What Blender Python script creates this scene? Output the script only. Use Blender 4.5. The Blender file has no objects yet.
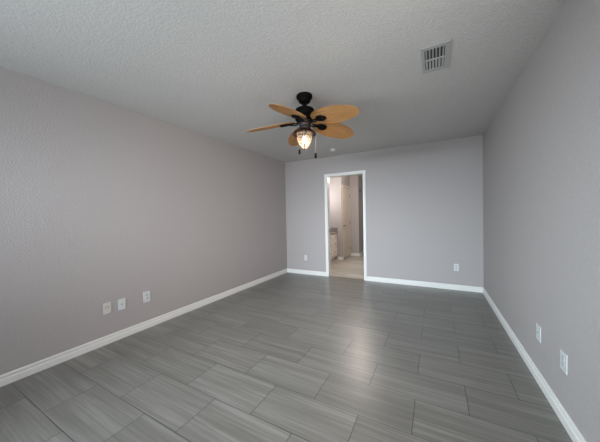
import bpy, bmesh, math
from mathutils import Vector, Matrix
C = bpy.context.scene.collection
S = bpy.context.scene
R = math.radians

# ---------------------------------------------------------------- camera
W, H = 3.573, 2.44                      # bedroom width and height; back wall is the plane y = 0
FRONT = -5.45                           # wall behind the camera
yaw, pitch, roll, F = -0.49618, -0.019592, -0.019940, 248.52
fwd = Vector((math.sin(yaw)*math.cos(pitch), math.cos(yaw)*math.cos(pitch), math.sin(pitch)))
r0 = Vector((math.cos(yaw), -math.sin(yaw), 0)); u0 = r0.cross(fwd)
rt = r0*math.cos(roll) + u0*math.sin(roll); up = -r0*math.sin(roll) + u0*math.cos(roll)
cd = bpy.data.cameras.new('camera'); cam = bpy.data.objects.new('camera', cd); C.objects.link(cam)
cd.sensor_width = 36; cd.lens = F*36/600; cd.clip_start = 0.02
cam.matrix_world = Matrix(((rt.x, up.x, -fwd.x, 2.9108), (rt.y, up.y, -fwd.y, -4.72957), (rt.z, up.z, -fwd.z, 1.24799), (0, 0, 0, 1)))
S.camera = cam

# ---------------------------------------------------------------- light
wd = bpy.data.worlds.new('world'); S.world = wd; wd.use_nodes = True
wd.node_tree.nodes['Background'].inputs[0].default_value = (0.62, 0.75, 1.0, 1)
wd.node_tree.nodes['Background'].inputs[1].default_value = 1.0

def area(name, loc, direction, sx, sy, power, col, spread=180):
    l = bpy.data.lights.new(name, 'AREA'); l.shape = 'RECTANGLE'; l.size = sx; l.size_y = sy
    l.energy = power; l.color = col; l.spread = R(spread)
    o = bpy.data.objects.new(name, l); C.objects.link(o); o.location = loc
    o.rotation_euler = Vector(direction).to_track_quat('-Z', 'Z').to_euler(); return o
def point(name, loc, power, col, rad=0.05):
    l = bpy.data.lights.new(name, 'POINT'); l.energy = power; l.color = col; l.shadow_soft_size = rad
    o = bpy.data.objects.new(name, l); C.objects.link(o); o.location = loc; return o

WX0, WX1, WZ0, WZ1 = 0.35, 2.35, 0.55, 2.05       # window in the wall behind the camera
WC = (WX0+WX1)/2
area('sky_light', (WC, FRONT-1.6, 2.1), (0, 1, -0.10), 2.4, 0.9, 54, (0.79, 0.89, 1.0), 60)
area('sky_light_wide', (WC-1.2, FRONT-1.6, 2.1), (0.35, 1, -0.15), 2.4, 1.0, 170, (0.79, 0.91, 1.0), 100)
area('ground_bounce', (WC, FRONT-1.6, 0.3), (0, 1, 0.3), 4.4, 1.0, 112, (0.84, 0.93, 1.0), 150)
RY0, RY1, RZ0, RZ1 = -4.75, -3.55, 0.60, 2.00       # unseen window added in the right wall, beside the camera, for fill light
area('side_fill', (W+0.115, (RY0+RY1)/2, 1.3), (-1, 0.7, -0.1), 1.2, 1.4, 27, (1.0, 0.94, 0.90), 180)  # added fill light, set behind the unseen side window
area('side_warm_fill', (W+0.115, (RY0+RY1)/2, 1.3), (-1, 0.78, -0.12), 1.2, 1.4, 11, (1.0, 0.84, 0.78), 80)  # added warm fill in a narrower beam, mainly for the left wall
point('vanity_lamp', (0.18, 1.45, 1.75), 13, (1.0, 0.96, 0.96), 0.08)
point('bathroom_lamp', (1.35, 1.1, 2.25), 43, (1.0, 0.88, 0.79), 0.12)
S.view_settings.view_transform = 'Standard'; S.view_settings.look = 'None'
S.view_settings.gamma = 1; S.view_settings.use_curve_mapping = False
S.view_settings.exposure = 0.15

# ---------------------------------------------------------------- materials
def mat(name, col, rough=0.6, metal=0.0, spec=0.5):
    m = bpy.data.materials.new(name); m.use_nodes = True
    b = m.node_tree.nodes['Principled BSDF']
    b.inputs['Base Color'].default_value = (*col, 1); b.inputs['Roughness'].default_value = rough
    b.inputs['Metallic'].default_value = metal; b.inputs['Specular IOR Level'].default_value = spec
    return m
def nd(m, t, **kw):
    n = m.node_tree.nodes.new(t)
    for k, v in kw.items(): setattr(n, k, v)
    return n
def lk(m, a, b): m.node_tree.links.new(a, b)
def bumpy(m, scale, dist, strength=0.5, detail=3, tint=0.0, mapscale=(1, 1, 1)):
    b = m.node_tree.nodes['Principled BSDF']
    g = nd(m, 'ShaderNodeNewGeometry'); mp = nd(m, 'ShaderNodeMapping'); mp.inputs['Scale'].default_value = mapscale
    n = nd(m, 'ShaderNodeTexNoise'); n.inputs['Scale'].default_value = scale; n.inputs['Detail'].default_value = detail
    bp = nd(m, 'ShaderNodeBump'); bp.inputs['Distance'].default_value = dist; bp.inputs['Strength'].default_value = strength
    lk(m, g.outputs['Position'], mp.inputs[0]); lk(m, mp.outputs[0], n.inputs['Vector']); lk(m, n.outputs['Fac'], bp.inputs['Height']); lk(m, bp.outputs[0], b.inputs['Normal'])
    if tint:
        c = tuple(b.inputs['Base Color'].default_value)
        rp = nd(m, 'ShaderNodeValToRGB'); rp.color_ramp.elements[0].position = 0.35; rp.color_ramp.elements[1].position = 0.65
        rp.color_ramp.elements[0].color = tuple(x*(1-tint) for x in c[:3]) + (1,)
        rp.color_ramp.elements[1].color = tuple(min(1, x*(1+tint)) for x in c[:3]) + (1,)
        lk(m, n.outputs['Fac'], rp.inputs[0]); lk(m, rp.outputs[0], b.inputs['Base Color'])
    return m
M_wall = bumpy(mat('painted_wall', (0.408, 0.384, 0.374), 0.75, spec=0.25), 90, 0.004, 0.5, 3, 0.035)
M_ceil = bumpy(mat('textured_ceiling', (0.54, 0.535, 0.512), 0.85, spec=0.2), 70, 0.007, 0.65, 4, 0.05)
M_bath = bumpy(mat('bathroom_wall_paint', (0.41, 0.385, 0.38), 0.7, spec=0.25), 90, 0.003, 0.4, 3, 0.02)
M_trim = mat('white_trim', (0.76, 0.765, 0.735), 0.38)
M_door = mat('white_door_paint', (0.62, 0.56, 0.48), 0.45)
M_plate = mat('white_plastic', (0.62, 0.65, 0.66), 0.35)
M_cream = mat('almond_plastic', (0.58, 0.585, 0.54), 0.35)
M_socket = mat('socket_plastic', (0.56, 0.58, 0.58), 0.4)
M_hole = mat('dark_hole', (0.03, 0.03, 0.03), 0.7)
M_black = bumpy(mat('oil_rubbed_black', (0.003, 0.0026, 0.0025), 0.55, 0.0, 0.06), 60, 0.001, 0.3)
M_bronze = bumpy(mat('dark_bronze', (0.018, 0.007, 0.0045), 0.4, 0.0, 0.3), 60, 0.001, 0.3)
M_brown = mat('weathered_bronze', (0.028, 0.020, 0.018), 0.5, 0.3)
M_fob = mat('matte_black', (0.003, 0.003, 0.003), 0.8, spec=0.1)
M_knob = mat('brushed_nickel', (0.12, 0.10, 0.085), 0.35, 0.8)
M_vent = mat('vent_enamel', (0.38, 0.385, 0.37), 0.45)
M_cab = mat('cabinet_white', (0.78, 0.72, 0.65), 0.45)
M_chain = mat('chain_metal', (0.35, 0.33, 0.30), 0.35, 0.8)
M_granite = bumpy(mat('granite', (0.21, 0.185, 0.175), 0.3), 130, 0.0005, 0.1, 6, 0.7)
M_glasspane = bpy.data.materials.new('window_glass')
def transp(m, w_t, extra):
    m.use_nodes = True; nt = m.node_tree; nt.nodes.clear()
    out = nd(m, 'ShaderNodeOutputMaterial'); t = nd(m, 'ShaderNodeBsdfTransparent'); mx = nd(m, 'ShaderNodeMixShader')
    mx.inputs[0].default_value = 1 - w_t; lk(m, t.outputs[0], mx.inputs[1]); lk(m, extra(m).outputs[0], mx.inputs[2]); lk(m, mx.outputs[0], out.inputs[0])
def gl(m):
    g = nd(m, 'ShaderNodeBsdfGlossy'); g.inputs['Roughness'].default_value = 0.05; return g
transp(M_glasspane, 0.92, gl)
M_globe = bpy.data.materials.new('frosted_jar_glass')
def fr(m):
    g = nd(m, 'ShaderNodeBsdfGlossy'); g.inputs['Roughness'].default_value = 0.15
    t = nd(m, 'ShaderNodeBsdfTranslucent'); t.inputs[0].default_value = (0.95, 0.84, 0.78, 1)
    mx = nd(m, 'ShaderNodeMixShader'); mx.inputs[0].default_value = 0.8
    lk(m, g.outputs[0], mx.inputs[1]); lk(m, t.outputs[0], mx.inputs[2]); return mx
transp(M_globe, 0.84, fr)
M_bulb = mat('lit_bulb', (1, 0.9, 0.75), 0.4)
b_ = M_bulb.node_tree.nodes['Principled BSDF']; b_.inputs['Emission Color'].default_value = (1.0, 0.86, 0.68, 1); b_.inputs['Emission Strength'].default_value = 3

def floor_material(name='plank_tile_floor', k=(0.88, 0.87, 0.82)):
    m = mat(name, (0.2, 0.2, 0.2), 0.3, spec=1.0); b = m.node_tree.nodes['Principled BSDF']
    g = nd(m, 'ShaderNodeNewGeometry')
    mp = nd(m, 'ShaderNodeMapping'); mp.inputs['Location'].default_value = (-0.655+0.3045+0.609*20, 4.136+0.3035*20, 0)
    lk(m, g.outputs['Position'], mp.inputs[0])
    def brick(c1, c2, mort, size):
        t = nd(m, 'ShaderNodeTexBrick'); t.offset = 0.5; t.offset_frequency = 2; t.squash = 1; t.squash_frequency = 2
        for k, v in (('Color1', c1), ('Color2', c2), ('Mortar', mort), ('Scale', 1.0), ('Mortar Size', size), ('Mortar Smooth', 0.15), ('Bias', 0.0), ('Brick Width', 0.609), ('Row Height', 0.3035)): t.inputs[k].default_value = v
        lk(m, mp.outputs[0], t.inputs['Vector']); return t
    br = brick((0, 0, 0, 1), (1, 1, 1, 1), (0.5, 0.5, 0.5, 1), 0.0024)
    rnd = nd(m, 'ShaderNodeSeparateColor'); lk(m, br.outputs['Color'], rnd.inputs[0])
    # long streaks along each tile, different in every tile
    mul = nd(m, 'ShaderNodeVectorMath', operation='SCALE'); mul.inputs[0].default_value = (17.3, 9.1, 31.7); lk(m, rnd.outputs[0], mul.inputs['Scale'])
    add = nd(m, 'ShaderNodeVectorMath', operation='ADD'); lk(m, g.outputs['Position'], add.inputs[0]); lk(m, mul.outputs[0], add.inputs[1])
    def streak(sc, scale, det, rough=0.5):
        q = nd(m, 'ShaderNodeMapping'); q.inputs['Scale'].default_value = sc; lk(m, add.outputs[0], q.inputs[0])
        n = nd(m, 'ShaderNodeTexNoise'); n.inputs['Scale'].default_value = scale; n.inputs['Detail'].default_value = det; n.inputs['Roughness'].default_value = rough
        lk(m, q.outputs[0], n.inputs['Vector']); return n
    n1 = streak((0.8, 34, 1), 1.9, 5, 0.65); n2 = streak((0.5, 9, 1), 1.8, 2)
    ma = nd(m, 'ShaderNodeMath', operation='MULTIPLY_ADD'); ma.inputs[1].default_value = 0.65
    lk(m, n1.outputs['Fac'], ma.inputs[0])
    mb = nd(m, 'ShaderNodeMath', operation='MULTIPLY'); mb.inputs[1].default_value = 0.35; lk(m, n2.outputs['Fac'], mb.inputs[0]); lk(m, mb.outputs[0], ma.inputs[2])
    rp = nd(m, 'ShaderNodeValToRGB'); e = rp.color_ramp.elements
    e[0].position = 0.38; e[0].color = (0.150, 0.146, 0.136, 1); e[1].position = 0.62; e[1].color = (0.262, 0.257, 0.245, 1)
    k_ = rp.color_ramp.elements.new(0.5); k_.color = (0.190, 0.185, 0.175, 1)
    for q in rp.color_ramp.elements: q.color = (q.color[0]*k[0], q.color[1]*k[1], q.color[2]*k[2], 1)
    lk(m, ma.outputs[0], rp.inputs[0])
    hs = nd(m, 'ShaderNodeHueSaturation'); vr = nd(m, 'ShaderNodeMapRange'); vr.inputs[3].default_value = 0.93; vr.inputs[4].default_value = 1.07
    lk(m, rnd.outputs[0], vr.inputs[0]); lk(m, vr.outputs[0], hs.inputs['Value']); lk(m, rp.outputs[0], hs.inputs['Color'])
    mx = nd(m, 'ShaderNodeMix', data_type='RGBA'); mx.inputs[7].default_value = (0.040, 0.040, 0.042, 1)
    lk(m, br.outputs['Fac'], mx.inputs[0]); lk(m, hs.outputs[0], mx.inputs[6]); lk(m, mx.outputs[2], b.inputs['Base Color'])
    rr = nd(m, 'ShaderNodeMapRange'); rr.inputs[3].default_value = 0.30; rr.inputs[4].default_value = 0.40; lk(m, n1.outputs['Fac'], rr.inputs[0])
    lk(m, rr.outputs[0], b.inputs['Roughness'])
    inv = nd(m, 'ShaderNodeMath', operation='SUBTRACT'); inv.inputs[0].default_value = 1.0; lk(m, br.outputs['Fac'], inv.inputs[1])
    hh = nd(m, 'ShaderNodeMath', operation='MULTIPLY_ADD'); hh.inputs[1].default_value = 0.12; lk(m, n1.outputs['Fac'], hh.inputs[0]); lk(m, inv.outputs[0], hh.inputs[2])
    bp = nd(m, 'ShaderNodeBump'); bp.inputs['Distance'].default_value = 0.0015; bp.inputs['Strength'].default_value = 0.5
    lk(m, hh.outputs[0], bp.inputs['Height']); lk(m, bp.outputs[0], b.inputs['Normal'])
    return m
M_floor = floor_material()
M_bathfloor = floor_material('warm_lit_tile_floor', (2.3, 2.2, 2.05))  # same tile, with warm bathroom light and reflection put into a lighter colour

def blade_material():
    m = mat('woven_palm_leaf', (0.4, 0.22, 0.09), 0.55, spec=0.3); b = m.node_tree.nodes['Principled BSDF']
    tc = nd(m, 'ShaderNodeTexCoord')
    mp = nd(m, 'ShaderNodeMapping'); mp.inputs['Scale'].default_value = (3, 40, 3); lk(m, tc.outputs['Object'], mp.inputs[0])
    n = nd(m, 'ShaderNodeTexNoise'); n.inputs['Scale'].default_value = 2.0; n.inputs['Detail'].default_value = 4; lk(m, mp.outputs[0], n.inputs['Vector'])
    rp = nd(m, 'ShaderNodeValToRGB'); e = rp.color_ramp.elements
    e[0].position = 0.3; e[0].color = (0.270, 0.135, 0.048, 1); e[1].position = 0.7; e[1].color = (0.40, 0.215, 0.080, 1)
    lk(m, n.outputs['Fac'], rp.inputs[0]); lk(m, rp.outputs[0], b.inputs['Base Color'])
    w = nd(m, 'ShaderNodeTexNoise'); w.inputs['Scale'].default_value = 220; lk(m, tc.outputs['Object'], w.inputs['Vector'])
    bp = nd(m, 'ShaderNodeBump'); bp.inputs['Distance'].default_value = 0.001; bp.inputs['Strength'].default_value = 0.5
    lk(m, w.outputs['Fac'], bp.inputs['Height']); lk(m, bp.outputs[0], b.inputs['Normal'])
    return m
M_blade = blade_material()

# ---------------------------------------------------------------- mesh helpers
def box(bm, x0, x1, y0, y1, z0, z1, bev=0.0):
    vs = [bm.verts.new((x, y, z)) for x in (x0, x1) for y in (y0, y1) for z in (z0, z1)]
    fs = [bm.faces.new([vs[i] for i in f]) for f in ((0, 1, 3, 2), (4, 6, 7, 5), (0, 4, 5, 1), (2, 3, 7, 6), (0, 2, 6, 4), (1, 5, 7, 3))]
    if bev:
        es = list({e for f in fs for e in f.edges})
        bmesh.ops.bevel(bm, geom=es, offset=bev, segments=2, affect='EDGES', profile=0.5)
def obj(name, bm, m, parent=None, smooth=False):
    bmesh.ops.recalc_face_normals(bm, faces=bm.faces)
    me = bpy.data.meshes.new(name); bm.to_mesh(me); bm.free()
    me.materials.append(m)
    if smooth:
        for p in me.polygons: p.use_smooth = True
    o = bpy.data.objects.new(name, me); C.objects.link(o)
    if parent: o.parent = parent
    return o
def boxes(name, lst, m, parent=None, bev=0.0):
    bm = bmesh.new()
    for b in lst: box(bm, *b, bev)
    return obj(name, bm, m, parent)
def struct(o): o['kind'] = 'structure'; return o
def lathe(bm, prof, seg=40, ripple=0.0, nr=0, loc=(0, 0)):
    rings = []
    for r, z in prof:
        if r < 1e-5: rings.append([bm.verts.new((loc[0], loc[1], z))])
        else:
            rings.append([bm.verts.new((loc[0] + r*(1+ripple*math.cos(nr*a))*math.cos(a), loc[1] + r*(1+ripple*math.cos(nr*a))*math.sin(a), z)) for a in [2*math.pi*i/seg for i in range(seg)]])
    for A, B in zip(rings, rings[1:]):
        for i in range(seg):
            j = (i+1) % seg
            if len(A) == 1 and len(B) == 1: continue
            if len(A) == 1: bm.faces.new((A[0], B[i], B[j]))
            elif len(B) == 1: bm.faces.new((A[i], A[j], B[0]))
            else: bm.faces.new((A[i], A[j], B[j], B[i]))
def tube(bm, pts, r, seg=10, caps=True):
    pts = [Vector(p) for p in pts]; rings = []
    rs = r if isinstance(r, (list, tuple)) else [r]*len(pts)
    for i, p in enumerate(pts):
        d = (pts[min(i+1, len(pts)-1)] - pts[max(i-1, 0)]).normalized()
        a = d.orthogonal().normalized() if i == 0 else (a - d*a.dot(d)).normalized()
        b = d.cross(a)
        rings.append([bm.verts.new(p + (a*math.cos(t) + b*math.sin(t))*rs[i]) for t in [2*math.pi*k/seg for k in range(seg)]])
    for A, B in zip(rings, rings[1:]):
        for i in range(seg): j = (i+1) % seg; bm.faces.new((A[i], A[j], B[j], B[i]))
    if caps: bm.faces.new(rings[0]); bm.faces.new(rings[-1][::-1])
def sweep(bm, prof, p0, p1, n):                      # prof: (out, height); n: outward direction from wall
    n = Vector(n); A, B = [], []
    for d, z in prof:
        A.append(bm.verts.new(Vector(p0) + n*d + Vector((0, 0, z)))); B.append(bm.verts.new(Vector(p1) + n*d + Vector((0, 0, z))))
    k = len(prof)
    for i in range(k): bm.faces.new((A[i], A[(i+1) % k], B[(i+1) % k], B[i]))
    bm.faces.new(A); bm.faces.new(B[::-1])
def thing(name, label, cat, loc, rz=0, group=None):
    o = bpy.data.objects.new(name, None); C.objects.link(o); o.location = loc; o.rotation_euler = (0, 0, rz)
    o.empty_display_size = 0.05; o['label'] = label; o['category'] = cat
    if group: o['group'] = group
    return o

# ---------------------------------------------------------------- room shell
DX0, DX1, DZ = 0.999, 1.718, 2.033                   # doorway in the back wall
TH = 0.12; BL, BR, BE = -0.12, 2.35, 3.75            # bathroom left, right, end
struct(boxes('floor', [(-0.3, W+0.15, FRONT-0.14, 0.06, -0.1, 0)], M_floor))
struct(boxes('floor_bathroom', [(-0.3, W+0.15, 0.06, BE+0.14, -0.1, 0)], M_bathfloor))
struct(boxes('ceiling', [(-0.3, W+0.15, FRONT-0.14, BE+0.14, H, H+0.1)], M_ceil))
struct(boxes('wall_left', [(-0.12, 0, FRONT-0.12, TH, 0, H)], M_wall))
struct(boxes('wall_right', [(W, W+0.12, FRONT-0.12, RY0, 0, H), (W, W+0.12, RY1, TH, 0, H), (W, W+0.12, RY0, RY1, 0, RZ0), (W, W+0.12, RY0, RY1, RZ1, H)], M_wall))
struct(boxes('wall_back', [(0, DX0-0.02, 0, TH, 0, H), (DX1+0.02, W, 0, TH, 0, H), (DX0-0.02, DX1+0.02, 0, TH, DZ+0.02, H)], M_wall))
struct(boxes('wall_front', [(0, WX0, FRONT-0.12, FRONT, 0, H), (WX1, W, FRONT-0.12, FRONT, 0, H), (WX0, WX1, FRONT-0.12, FRONT, 0, WZ0), (WX0, WX1, FRONT-0.12, FRONT, WZ1, H)], M_wall))
wf = struct(boxes('window_1', [(WX0, WX1, FRONT-0.10, FRONT-0.05, WZ0, WZ0+0.04), (WX0, WX1, FRONT-0.10, FRONT-0.05, WZ1-0.04, WZ1), (WX0, WX0+0.04, FRONT-0.10, FRONT-0.05, WZ0+0.04, WZ1-0.04), (WX1-0.04, WX1, FRONT-0.10, FRONT-0.05, WZ0+0.04, WZ1-0.04), ((WX0+WX1)/2-0.02, (WX0+WX1)/2+0.02, FRONT-0.10, FRONT-0.05, WZ0+0.04, WZ1-0.04)], M_trim))
boxes('window_pane', [(WX0+0.035, WX1-0.035, FRONT-0.078, FRONT-0.074, WZ0+0.035, WZ1-0.035)], M_glasspane, wf)
wg = struct(boxes('added_side_window', [(W+0.05, W+0.10, RY0, RY1, RZ0, RZ0+0.04), (W+0.05, W+0.10, RY0, RY1, RZ1-0.04, RZ1), (W+0.05, W+0.10, RY0, RY0+0.04, RZ0+0.04, RZ1-0.04), (W+0.05, W+0.10, RY1-0.04, RY1, RZ0+0.04, RZ1-0.04), (W+0.05, W+0.10, RY0+0.04, RY1-0.04, 1.28, 1.32)], M_trim))  # unseen window frame, added to let the side fill lights in
boxes('window_pane', [(W+0.074, W+0.078, RY0+0.035, RY1-0.035, RZ0+0.035, RZ1-0.035)], M_glasspane, wg)
# bathroom beyond the doorway
YE, XC, YF, XF = 1.91, 0.637, 2.72, 0.895
DY0, DY1, DH = 2.03, 2.65, 2.05
struct(boxes('wall_bathroom_left', [(BL-TH, BL, TH, BE, 0, H)], M_bath))
struct(boxes('wall_bathroom_right', [(BR, BR+TH, TH, BE, 0, H)], M_bath))
struct(boxes('wall_bathroom_end', [(BL, BR, BE, BE+TH, 0, H)], M_bath))
struct(boxes('wall_vanity_end', [(BL, XC-TH, YE, YE+TH, 0, H)], M_bath))
struct(boxes('wall_closet', [(XC-TH, XC, YE, DY0, 0, H), (XC-TH, XC, DY1, YF, 0, H), (XC-TH, XC, DY0, DY1, DH, H)], M_bath))
struct(boxes('wall_far', [(XC-TH, XF, YF, YF+TH, 0, H)], M_bath))
struct(boxes('wall_recess', [(XF-TH, XF, YF+TH, BE, 0, H)], M_bath))

BP = [(0, 0), (0.014, 0), (0.014, 0.046), (0.012, 0.051), (0.006, 0.055), (0.006, 0.063), (0.011, 0.066), (0.0115, 0.075), (0.008, 0.082), (0, 0.085)]
BP = [(d+0.0, z) for d, z in BP]
def baseboard(name, runs):
    bm = bmesh.new()
    for p0, p1, n in runs: sweep(bm, BP, p0, p1, n)
    return struct(obj(name, bm, M_trim))
CW = 0.057
baseboard('baseboard_left', [((0, FRONT, 0), (0, 0, 0), (1, 0, 0))])
baseboard('baseboard_right', [((W, FRONT, 0), (W, 0, 0), (-1, 0, 0))])
baseboard('baseboard_back', [((0.014, 0, 0), (DX0-CW, 0, 0), (0, -1, 0)), ((DX1+CW, 0, 0), (W-0.014, 0, 0), (0, -1, 0))])
baseboard('baseboard_front', [((0.014, FRONT, 0), (W-0.014, FRONT, 0), (0, 1, 0))])
baseboard('baseboard_bathroom', [((0.515, YE, 0), (XC, YE, 0), (0, -1, 0)), ((XC, YE-0.014, 0), (XC, DY0-CW, 0), (1, 0, 0)),
    ((XC, DY1+CW, 0), (XC, YF, 0), (1, 0, 0)), ((XC+0.014, YF, 0), (XF, YF, 0), (0, -1, 0)), ((XF, YF-0.014, 0), (XF, BE, 0), (1, 0, 0)), ((XF+0.014, BE, 0), (BR, BE, 0), (0, -1, 0)),
    ((BR, TH, 0), (BR, BE-0.014, 0), (-1, 0, 0))])

def casing(bm, a0, a1, zt, place, w=CW):
    """mitred moulded casing round an opening; place(a, out, z) -> point"""
    prof = [(0.004, 0), (0.004, 0.010), (0.012, 0.013), (0.030, 0.012), (0.036, 0.016), (w-0.004, 0.018), (w, 0.014), (w, 0)]
    cols = []
    for s, o in prof:
        cols.append([bm.verts.new(place(*q)) for q in ((a0-s, o, 0), (a0-s, o, zt+s), (a1+s, o, zt+s), (a1+s, o, 0))])
    k = len(prof)
    for i in range(k):
        A, B = cols[i], cols[(i+1) % k]
        for j in range(3): bm.faces.new((A[j], A[j+1], B[j+1], B[j]))
    for j in (0, 3): bm.faces.new([c[j] for c in cols])
bm = bmesh.new()
casing(bm, DX0, DX1, DZ, lambda a, o, z: (a, -o, z))
casing(bm, DX0, DX1, DZ, lambda a, o, z: (a, TH+o, z))
box(bm, DX0-0.02, DX0, 0, TH, 0, DZ+0.02); box(bm, DX1, DX1+0.02, 0, TH, 0, DZ+0.02); box(bm, DX0, DX1, 0, TH, DZ, DZ+0.02)
dc = struct(obj('trim_1', bm, M_trim))
boxes('strike_plate', [(DX0, DX0+0.0015, 0.045, 0.075, 0.90, 0.96)], M_knob, dc)
# closet door inside the bathroom, on the plane x = XC
bm = bmesh.new(); casing(bm, DY0, DY1, DH, lambda a, o, z: (XC+o*0.8, a, z))
struct(obj('trim_2', bm, M_door))
bm = bmesh.new()
dx = XC-0.006
y0, y1, z0, z1 = DY0+0.003, DY1-0.003, 0.022, DH-0.004
box(bm, dx-0.030, dx-0.008, y0, y1, z0, z1)                       # core
ym = (y0+y1)/2; st = 0.085; rails = [z0, 0.24, 0.86, 0.98, 1.62, 1.70, 1.93, z1]
for a, b in ((y0, y0+st), (y1-st, y1), (ym-0.035, ym+0.035)): box(bm, dx-0.008, dx, a, b, z0, z1)
for a, b in ((z0, 0.22), (0.84, 0.98), (1.56, 1.66), (1.93, z1)):
    box(bm, dx-0.008, dx, y0+st, ym-0.035, a, b); box(bm, dx-0.008, dx, ym+0.035, y1-st, a, b)
for c0, c1 in ((y0+st, ym-0.035), (ym+0.035, y1-st)):
    for a, b in ((0.22, 0.84), (0.98, 1.56), (1.66, 1.93)):
        box(bm, dx-0.008, dx-0.002, c0+0.025, c1-0.025, a+0.025, b-0.025, 0.002)
door = struct(obj('door_1', bm, M_door))
bm = bmesh.new(); hy, hz = 2.10, 0.95
tube(bm, [(dx, hy, hz), (dx+0.010, hy, hz)], 0.028, 16); tube(bm, [(dx+0.010, hy, hz), (dx+0.045, hy, hz)], 0.009)
tube(bm, [(dx+0.042, hy-0.006, hz), (dx+0.046, hy+0.04, hz), (dx+0.042, hy+0.10, hz-0.004)], [0.010, 0.009, 0.007])
obj('door_handle', bm, M_knob, door, True)
for hz in (0.25, 1.02, 1.83):
    bm = bmesh.new(); tube(bm, [(XC+0.006, DY1-0.001, hz-0.045), (XC+0.006, DY1-0.001, hz+0.045)], 0.006); obj('hinge', bm, M_knob, door, True)
# small black hook, high on the recess wall
t = thing('wall_hook', 'small black hook high on the shaded far wall seen through the doorway', 'hook', (XF, 2.88, 2.0))
boxes('back_plate', [(0, 0.006, -0.014, 0.014, -0.035, 0.04)], M_black, t, 0.002)
bm = bmesh.new(); tube(bm, [(0.004, 0, -0.01), (0.03, 0, -0.02), (0.045, 0, -0.005), (0.045, 0, 0.02)], 0.006); obj('hook_arm', bm, M_black, t, True)

# ---------------------------------------------------------------- bathroom vanity
VX = 0.485
v = thing('vanity_cabinet', 'white bathroom vanity cabinet with drawers seen through the doorway', 'cabinet', (BL, 1.10, 0))
vd = VX-BL-0.003; vl = YE-0.002-1.10-0.001
boxes('cabinet_body', [(0.003, vd, -0.75, vl, 0.10, 0.742), (0.003, vd-0.07, -0.75, vl, 0, 0.10)], M_cab, v)
fx = vd
for c0, c1 in ((0.44, 0.775), (0.07, 0.405)):
    for a, b in ((0.595, 0.715), (0.375, 0.570), (0.135, 0.350)):
        bm = bmesh.new(); box(bm, fx, fx+0.018, c0, c1, a, b, 0.003); box(bm, fx+0.018, fx+0.022, c0+0.035, c1-0.035, a+0.03, b-0.03, 0.002)
        d = obj('drawer', bm, M_cab, v)
        bm = bmesh.new(); cy, cz = (c0+c1)/2, (a+b)/2
        tube(bm, [(fx+0.022, cy-0.035, cz), (fx+0.045, cy-0.035, cz), (fx+0.048, cy, cz), (fx+0.045, cy+0.035, cz), (fx+0.022, cy+0.035, cz)], 0.006)
        obj('drawer_pull', bm, M_knob, d, True)
for c0, c1 in ((-0.72, -0.345), (-0.335, 0.04)):
    bm = bmesh.new(); box(bm, fx, fx+0.018, c0, c1, 0.135, 0.715, 0.003); box(bm, fx+0.018, fx+0.022, c0+0.05, c1-0.05, 0.19, 0.66, 0.002)
    d = obj('cabinet_door', bm, M_cab, v)
    bm = bmesh.new(); tube(bm, [(fx+0.022, c1-0.03, 0.60), (fx+0.048, c1-0.03, 0.60)], [0.006, 0.013]); obj('knob', bm, M_knob, d, True)
t = thing('vanity_countertop', 'dark speckled granite countertop with low splash on the white vanity', 'countertop', (BL, 1.10, 0.743))
boxes('counter_slab', [(0.003, VX+0.03-BL, -0.77, YE-1.10-0.002, 0.0, 0.035)], M_granite, t, 0.003)
boxes('side_splash', [(0.02, VX+0.03-BL, YE-1.10-0.024, YE-1.10-0.003, 0.0352, 0.162)], M_granite, t, 0.002)
boxes('back_splash', [(0.002, 0.019, -0.77, YE-1.10-0.026, 0.0352, 0.14)], M_granite, t, 0.002)

# ---------------------------------------------------------------- wall plates
# local frame: plate lies in the xz plane and faces -y
def wall_plate(name, label, cat, loc, rz, kind, m=None, w=0.070, h=0.115, group=None):
    t = thing(name, label, cat, loc, rz, group); m = m or M_plate
    bm = bmesh.new(); box(bm, -w/2, w/2, -0.006, -0.0005, -h/2, h/2, 0.002); obj('cover_plate', bm, m, t)
    if kind == 'duplex':
        for s in (-1, 1):
            bm = bmesh.new(); box(bm, -0.0165, 0.0165, -0.0085, -0.006, s*0.0195-0.0135, s*0.0195+0.0135, 0.001)
            k = obj('socket', bm, M_socket, t)
            boxes('socket_slots', [(-0.0075, -0.0055, -0.0088, -0.0085, s*0.0195-0.001, s*0.0195+0.008), (0.0055, 0.0075, -0.0088, -0.0085, s*0.0195-0.001, s*0.0195+0.007), (-0.002, 0.002, -0.0088, -0.0085, s*0.0195-0.009, s*0.0195-0.005)], M_hole, k)
        bm = bmesh.new(); tube(bm, [(0, -0.006, 0), (0, -0.0075, 0)], 0.0025); obj('screw', bm, M_chain, t)
    elif kind == 'jack':
        bm = bmesh.new(); box(bm, -0.008, 0.008, -0.0075, -0.006, -0.006, 0.006, 0.001); k = obj('phone_jack', bm, M_socket, t)
        boxes('jack_opening', [(-0.006, 0.006, -0.0078, -0.0075, -0.004, 0.004)], M_hole, k)
    elif kind == 'three':
        for px, pz in ((-0.013, 0.003), (0.0, 0.020), (0.013, 0.006)):
            bm = bmesh.new(); tube(bm, [(px, -0.006, pz), (px, -0.0075, pz)], 0.0065, 14)
            k = obj('cable_port', bm, M_socket, t)
            bm = bmesh.new(); tube(bm, [(px, -0.0075, pz), (px, -0.0079, pz)], 0.0045, 12); obj('port_hole', bm, M_hole, k)
    return t
LZ = R(90)      # on the left wall the plate faces +x
wall_plate('cable_outlet', 'cream wall plate with three dark round ports low on the left wall', 'wall plate', (0, -3.477, 0.361), LZ, 'three', M_cream)
wall_plate('phone_outlet', 'white wall plate with one small dark jack in its centre, low on the left wall', 'wall plate', (0, -3.342, 0.358), LZ, 'jack')
wall_plate('power_outlet', 'white double power outlet on the left wall, to the right of the cream plate', 'power outlet', (0, -3.083, 0.361), LZ, 'duplex', w=0.078, h=0.124, group='power outlets low on the walls')
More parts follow.
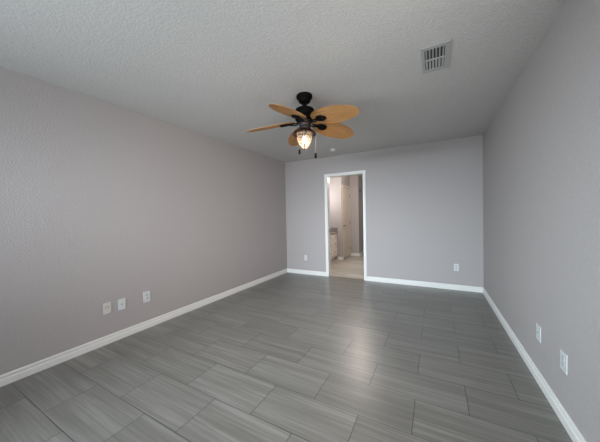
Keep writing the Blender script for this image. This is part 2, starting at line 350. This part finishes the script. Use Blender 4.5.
wall_plate('power_outlet', 'white power outlet on the back wall left of the doorway', 'power outlet', (0.473, 0, 0.352), 0, 'duplex', group='power outlets low on the walls')
wall_plate('power_outlet', 'white power outlet on the back wall right of the doorway', 'power outlet', (3.216, 0, 0.366), 0, 'duplex', group='power outlets low on the walls')
wall_plate('data_outlet', 'white wall plate with a small dark jack on the right wall, farther from the viewer', 'wall plate', (W, -2.337, 0.366), -LZ, 'jack', w=0.085)
wall_plate('power_outlet', 'white double power outlet on the right wall, nearest the viewer', 'power outlet', (W, -2.738, 0.366), -LZ, 'duplex', w=0.085, group='power outlets low on the walls')

# ---------------------------------------------------------------- ceiling register
vx0, vx1, vy0, vy1 = 2.835, 3.028, -2.706, -2.345
ix0, ix1, iy0, iy1 = 2.856, 2.988, -2.668, -2.385; cx, cy = (vx0+vx1)/2, (vy0+vy1)/2
t = thing('ceiling_vent', 'white metal air vent with two rows of slots on the textured ceiling', 'vent', (cx, cy, H))
L = lambda x0, x1, y0, y1, z0, z1: (x0-cx, x1-cx, y0-cy, y1-cy, z0, z1)
ymid = (iy0+iy1)/2
boxes('vent_frame', [L(vx0, vx1, vy0, iy0, -0.008, -0.0005), L(vx0, vx1, iy1, vy1, -0.008, -0.0005), L(vx0, ix0, iy0, iy1, -0.008, -0.0005), L(ix1, vx1, iy0, iy1, -0.008, -0.0005), L(ix0, ix1, ymid-0.008, ymid+0.008, -0.008, -0.0005)], M_vent, t, 0.0015)
boxes('vent_duct', [L(ix0, ix1, iy0, iy1, -0.002, -0.0006)], M_hole, t)
n = 6; pw = (ix1-ix0)/n
for (a, b, sgn) in ((iy0, ymid-0.008, 1), (ymid+0.008, iy1, -1)):
    for i in range(n):
        xc = ix0 + pw*(i+0.5)
        bm = bmesh.new(); hw = pw*(0.23 if sgn > 0 else 0.33)
        p = [(xc-hw-0.0*sgn-cx, -0.0075 if sgn > 0 else -0.003), (xc+hw-cx, -0.003 if sgn > 0 else -0.0075)]
        q = []
        for (x, z) in p:
            for yy in (a, b):
                q.append(bm.verts.new((x, yy-cy, z))); q.append(bm.verts.new((x, yy-cy, z+0.0012)))
        A0, A1, B0, B1, C0, C1, D0, D1 = q
        for f in ((A0, B0, D0, C0), (A1, C1, D1, B1), (A0, A1, B1, B0), (C0, D0, D1, C1), (A0, C0, C1, A1), (B0, B1, D1, D0)): bm.faces.new(f)
        obj('slat', bm, M_vent, t)
# smoke detector
t = thing('smoke_detector', 'small round white smoke detector on the ceiling near the doorway', 'smoke detector', (1.312, -0.475, H))
bm = bmesh.new(); lathe(bm, [(0, -0.0005), (0.058, -0.0005), (0.058, -0.010), (0.054, -0.016)], 32); obj('mounting_base', bm, M_plate, t, True)
bm = bmesh.new(); lathe(bm, [(0.0, -0.016), (0.050, -0.0161), (0.048, -0.027), (0.036, -0.033), (0, -0.034)], 32); obj('cover', bm, M_plate, t, True)

# ---------------------------------------------------------------- ceiling fan
FX, FY = 1.789, -2.515
fan = thing('ceiling_fan', 'black ceiling fan with five tan palm leaf blades and a lit lantern below', 'ceiling fan', (FX, FY, H))
fan.location.z = 0
def lp(name, prof, m, parent=fan, seg=48, **k):
    bm = bmesh.new(); lathe(bm, prof, seg, **k)
    return obj(name, bm, m, parent, True)
lp('canopy', [(0, 2.4395), (0.076, 2.4395), (0.079, 2.432), (0.079, 2.418), (0.074, 2.408), (0.064, 2.402), (0.061, 2.398), (0.061, 2.386), (0.056, 2.374), (0.044, 2.364), (0.024, 2.359), (0, 2.359)], M_black)
lp('downrod', [(0.010, 2.36), (0.010, 2.345), (0.022, 2.342), (0.024, 2.334), (0.030, 2.326), (0.034, 2.316), (0, 2.316)], M_black)
lp('motor_housing', [(0, 2.318), (0.040, 2.316), (0.075, 2.308), (0.090, 2.300), (0.095, 2.292), (0.090, 2.284), (0.080, 2.276), (0.076, 2.255), (0.077, 2.235), (0.084, 2.222), (0.094, 2.212), (0.096, 2.200), (0.086, 2.192), (0.050, 2.188), (0, 2.188)], M_black)
lp('flywheel', [(0, 2.1875), (0.066, 2.1875), (0.070, 2.182), (0.070, 2.170), (0.064, 2.164), (0, 2.164)], M_brown)
lp('switch_housing', [(0, 2.1635), (0.058, 2.1635), (0.060, 2.155), (0.056, 2.148), (0.055, 2.125), (0.060, 2.118), (0.060, 2.108), (0, 2.108)], M_brown, ripple=0.012, nr=12, seg=96)
lp('light_pan', [(0, 2.1075), (0.052, 2.1075), (0.060, 2.100), (0.082, 2.092), (0.102, 2.080), (0.113, 2.068), (0.118, 2.060), (0.118, 2.056), (0.110, 2.056), (0.097, 2.071), (0.080, 2.084), (0, 2.090)], M_bronze)
lp('glass_globe', [(0.078, 2.082), (0.080, 2.060), (0.077, 2.038), (0.070, 2.010), (0.059, 1.980), (0.045, 1.950), (0.029, 1.930), (0.012, 1.921), (0, 1.920)], M_globe, seg=96, ripple=0.003, nr=24)
# cage: four ribs and two rings
bm = bmesh.new()
gp = [(0.083, 2.080), (0.085, 2.058), (0.082, 2.036), (0.075, 2.007), (0.064, 1.976), (0.049, 1.944), (0.031, 1.922), (0.012, 1.913), (0, 1.912)]
for i in range(4):
    a = R(28.4+90+90*i); tube(bm, [(r*math.cos(a), r*math.sin(a), z) for r, z in gp], 0.0032, 6)
for rr, z in ((0.0825, 2.033), (0.084, 2.068)):
    tube(bm, [(rr*math.cos(R(k*7.5)), rr*math.sin(R(k*7.5)), z) for k in range(49)], 0.0032, 6, False)
obj('globe_cage', bm, M_brown, fan, True)
lp('lamp_socket', [(0, 2.088), (0.018, 2.088), (0.018, 2.040), (0, 2.040)], M_brown, seg=20)
lp('bulb', [(0, 2.040), (0.012, 2.038), (0.014, 2.028), (0.022, 2.012), (0.025, 1.996), (0.020, 1.980), (0.010, 1.971), (0, 1.969)], M_bulb, seg=24)
lamp = point('fan_lamp', (0, 0, 1.985), 6.0, (1.0, 0.72, 0.44), 0.03); lamp.parent = fan
for o in fan.children:                              # the lantern hangs a few millimetres off true
    if o.name.split('.')[0] in ('light_pan', 'glass_globe', 'globe_cage', 'lamp_socket', 'bulb', 'fan_lamp'): o.location.x -= 0.007
# blades
TH0, ZB, RT, RR, WB, PT, DR = R(-14.5), 2.178, 0.602, 0.099, 0.123, R(-14.8), -0.123
def blade_mesh():
    bm = bmesh.new(); NU, NV = 30, 28; T = 0.004; g = {}
    for side in (0, 1):
        for i in range(NU+1):
            t_ = i/NU; t_ = 0.5-0.5*math.cos(math.pi*t_); t_ = min(max(t_, 0.002), 0.998); r = RR+(RT-RR)*t_; q_ = t_**0.893; hw = WB*math.sqrt(max(4*q_*(1-q_), 0))
            for j in range(NV+1):
                v = -1+2*j/NV; s = v*hw
                pleat = (0.5-abs((j % 4)/4-0.5)*1.0)*0.005*min(1, hw/0.06)       # pleats fanning out from the stem
                z = pleat + (T if side else 0) - 0.002
                g[side, i, j] = bm.verts.new((r, s, z))
    for i in range(NU):
        for j in range(NV):
            bm.faces.new((g[0, i, j], g[0, i, j+1], g[0, i+1, j+1], g[0, i+1, j])); bm.faces.new((g[1, i, j], g[1, i+1, j], g[1, i+1, j+1], g[1, i, j+1]))
        for j in (0, NV): bm.faces.new((g[0, i, j], g[0, i+1, j], g[1, i+1, j], g[1, i, j]))
    for j in range(NV):
        for i in (0, NU): bm.faces.new((g[0, i, j], g[1, i, j], g[1, i, j+1], g[0, i, j+1]))
    return bm
def bracket_mesh():
    bm = bmesh.new()
    n = 28; top, bot = [], []                        # oval pad under the leaf
    for k in range(n):
        a = 2*math.pi*k/n; x = 0.200+0.058*math.cos(a); y = 0.040*math.sin(a)*(1+0.12*math.cos(a))
        top.append(bm.verts.new((x, y, -0.004))); bot.append(bm.verts.new((0.200+(x-0.200)*0.86, y*0.86, -0.019)))
    bm.faces.new(top); bm.faces.new(bot[::-1])
    for k in range(n): j = (k+1) % n; bm.faces.new((top[k], top[j], bot[j], bot[k]))
    return bm
bl_me = br_me = None
def tilt_matrix(th):
    # local x = outward along the (drooping) blade, local y = across the pitched blade
    c, s = math.cos(th), math.sin(th); cp, sp = math.cos(PT), math.sin(PT)
    X = Vector((c, s, DR)); Y = Vector((-s*cp, c*cp, sp)); Z = X.cross(Y).normalized()
    o = Vector((0, 0, ZB - DR*0.12))
    return Matrix(((X.x, Y.x, Z.x, o.x), (X.y, Y.y, Z.y, o.y), (X.z, Y.z, Z.z, o.z), (0, 0, 0, 1)))
for k in range(5):
    th = TH0 + 2*math.pi/5*k; mw = tilt_matrix(th)
    bm = blade_mesh(); bm.transform(Matrix.Identity(4)); o = obj('blade', bm, M_blade, fan); o.matrix_local = mw
    if k == 2: o.location.z -= 0.006
    bm = bracket_mesh(); bm.transform(mw)
    p_in = Vector((0.055*math.cos(th), 0.055*math.sin(th), 2.176)); p_out = mw @ Vector((0.160, 0, -0.012))
    side = Vector((-math.sin(th), math.cos(th), 0))
    for s_ in (-1, 1):
        pts = [p_in + side*0.012*s_, p_in.lerp(p_out, 0.35) + side*0.024*s_ - Vector((0, 0, 0.012)), p_in.lerp(p_out, 0.7) + side*0.020*s_ - Vector((0, 0, 0.006)), p_out + side*0.008*s_]
        tube(bm, pts, 0.0065, 8)
    obj('blade_bracket', bm, M_black, fan)
# pull chains with dark fobs
rv = Vector((math.cos(yaw), -math.sin(yaw), 0)); fv = Vector((math.sin(yaw), math.cos(yaw), 0))
for a, b, zt, zf, ze in ((0.100, -0.02, 2.062, 1.868, 1.815), (-0.058, 0.075, 2.062, 1.933, 1.882)):
    p = rv*a + fv*b
    bm = bmesh.new(); nb = int((zt-zf)/0.006)
    tube(bm, [(p.x, p.y, zt+0.015), (p.x, p.y, zf)], 0.0009, 5)
    for i in range(nb):
        z = zt - i*0.006; lathe(bm, [(0, z), (0.0018, z-0.0012), (0.0018, z-0.0030), (0, z-0.0042)], 6, loc=(p.x, p.y))
    ch = obj('pull_chain', bm, M_chain, fan, True)
    bm = bmesh.new(); lathe(bm, [(0, zf), (0.006, zf-0.001), (0.0115, zf-0.008), (0.009, zf-0.018), (0.0115, zf-0.028), (0.0115, ze+0.006), (0.007, ze), (0, ze)], 14, loc=(p.x, p.y))
    obj('chain_fob', bm, M_fob, ch, True)
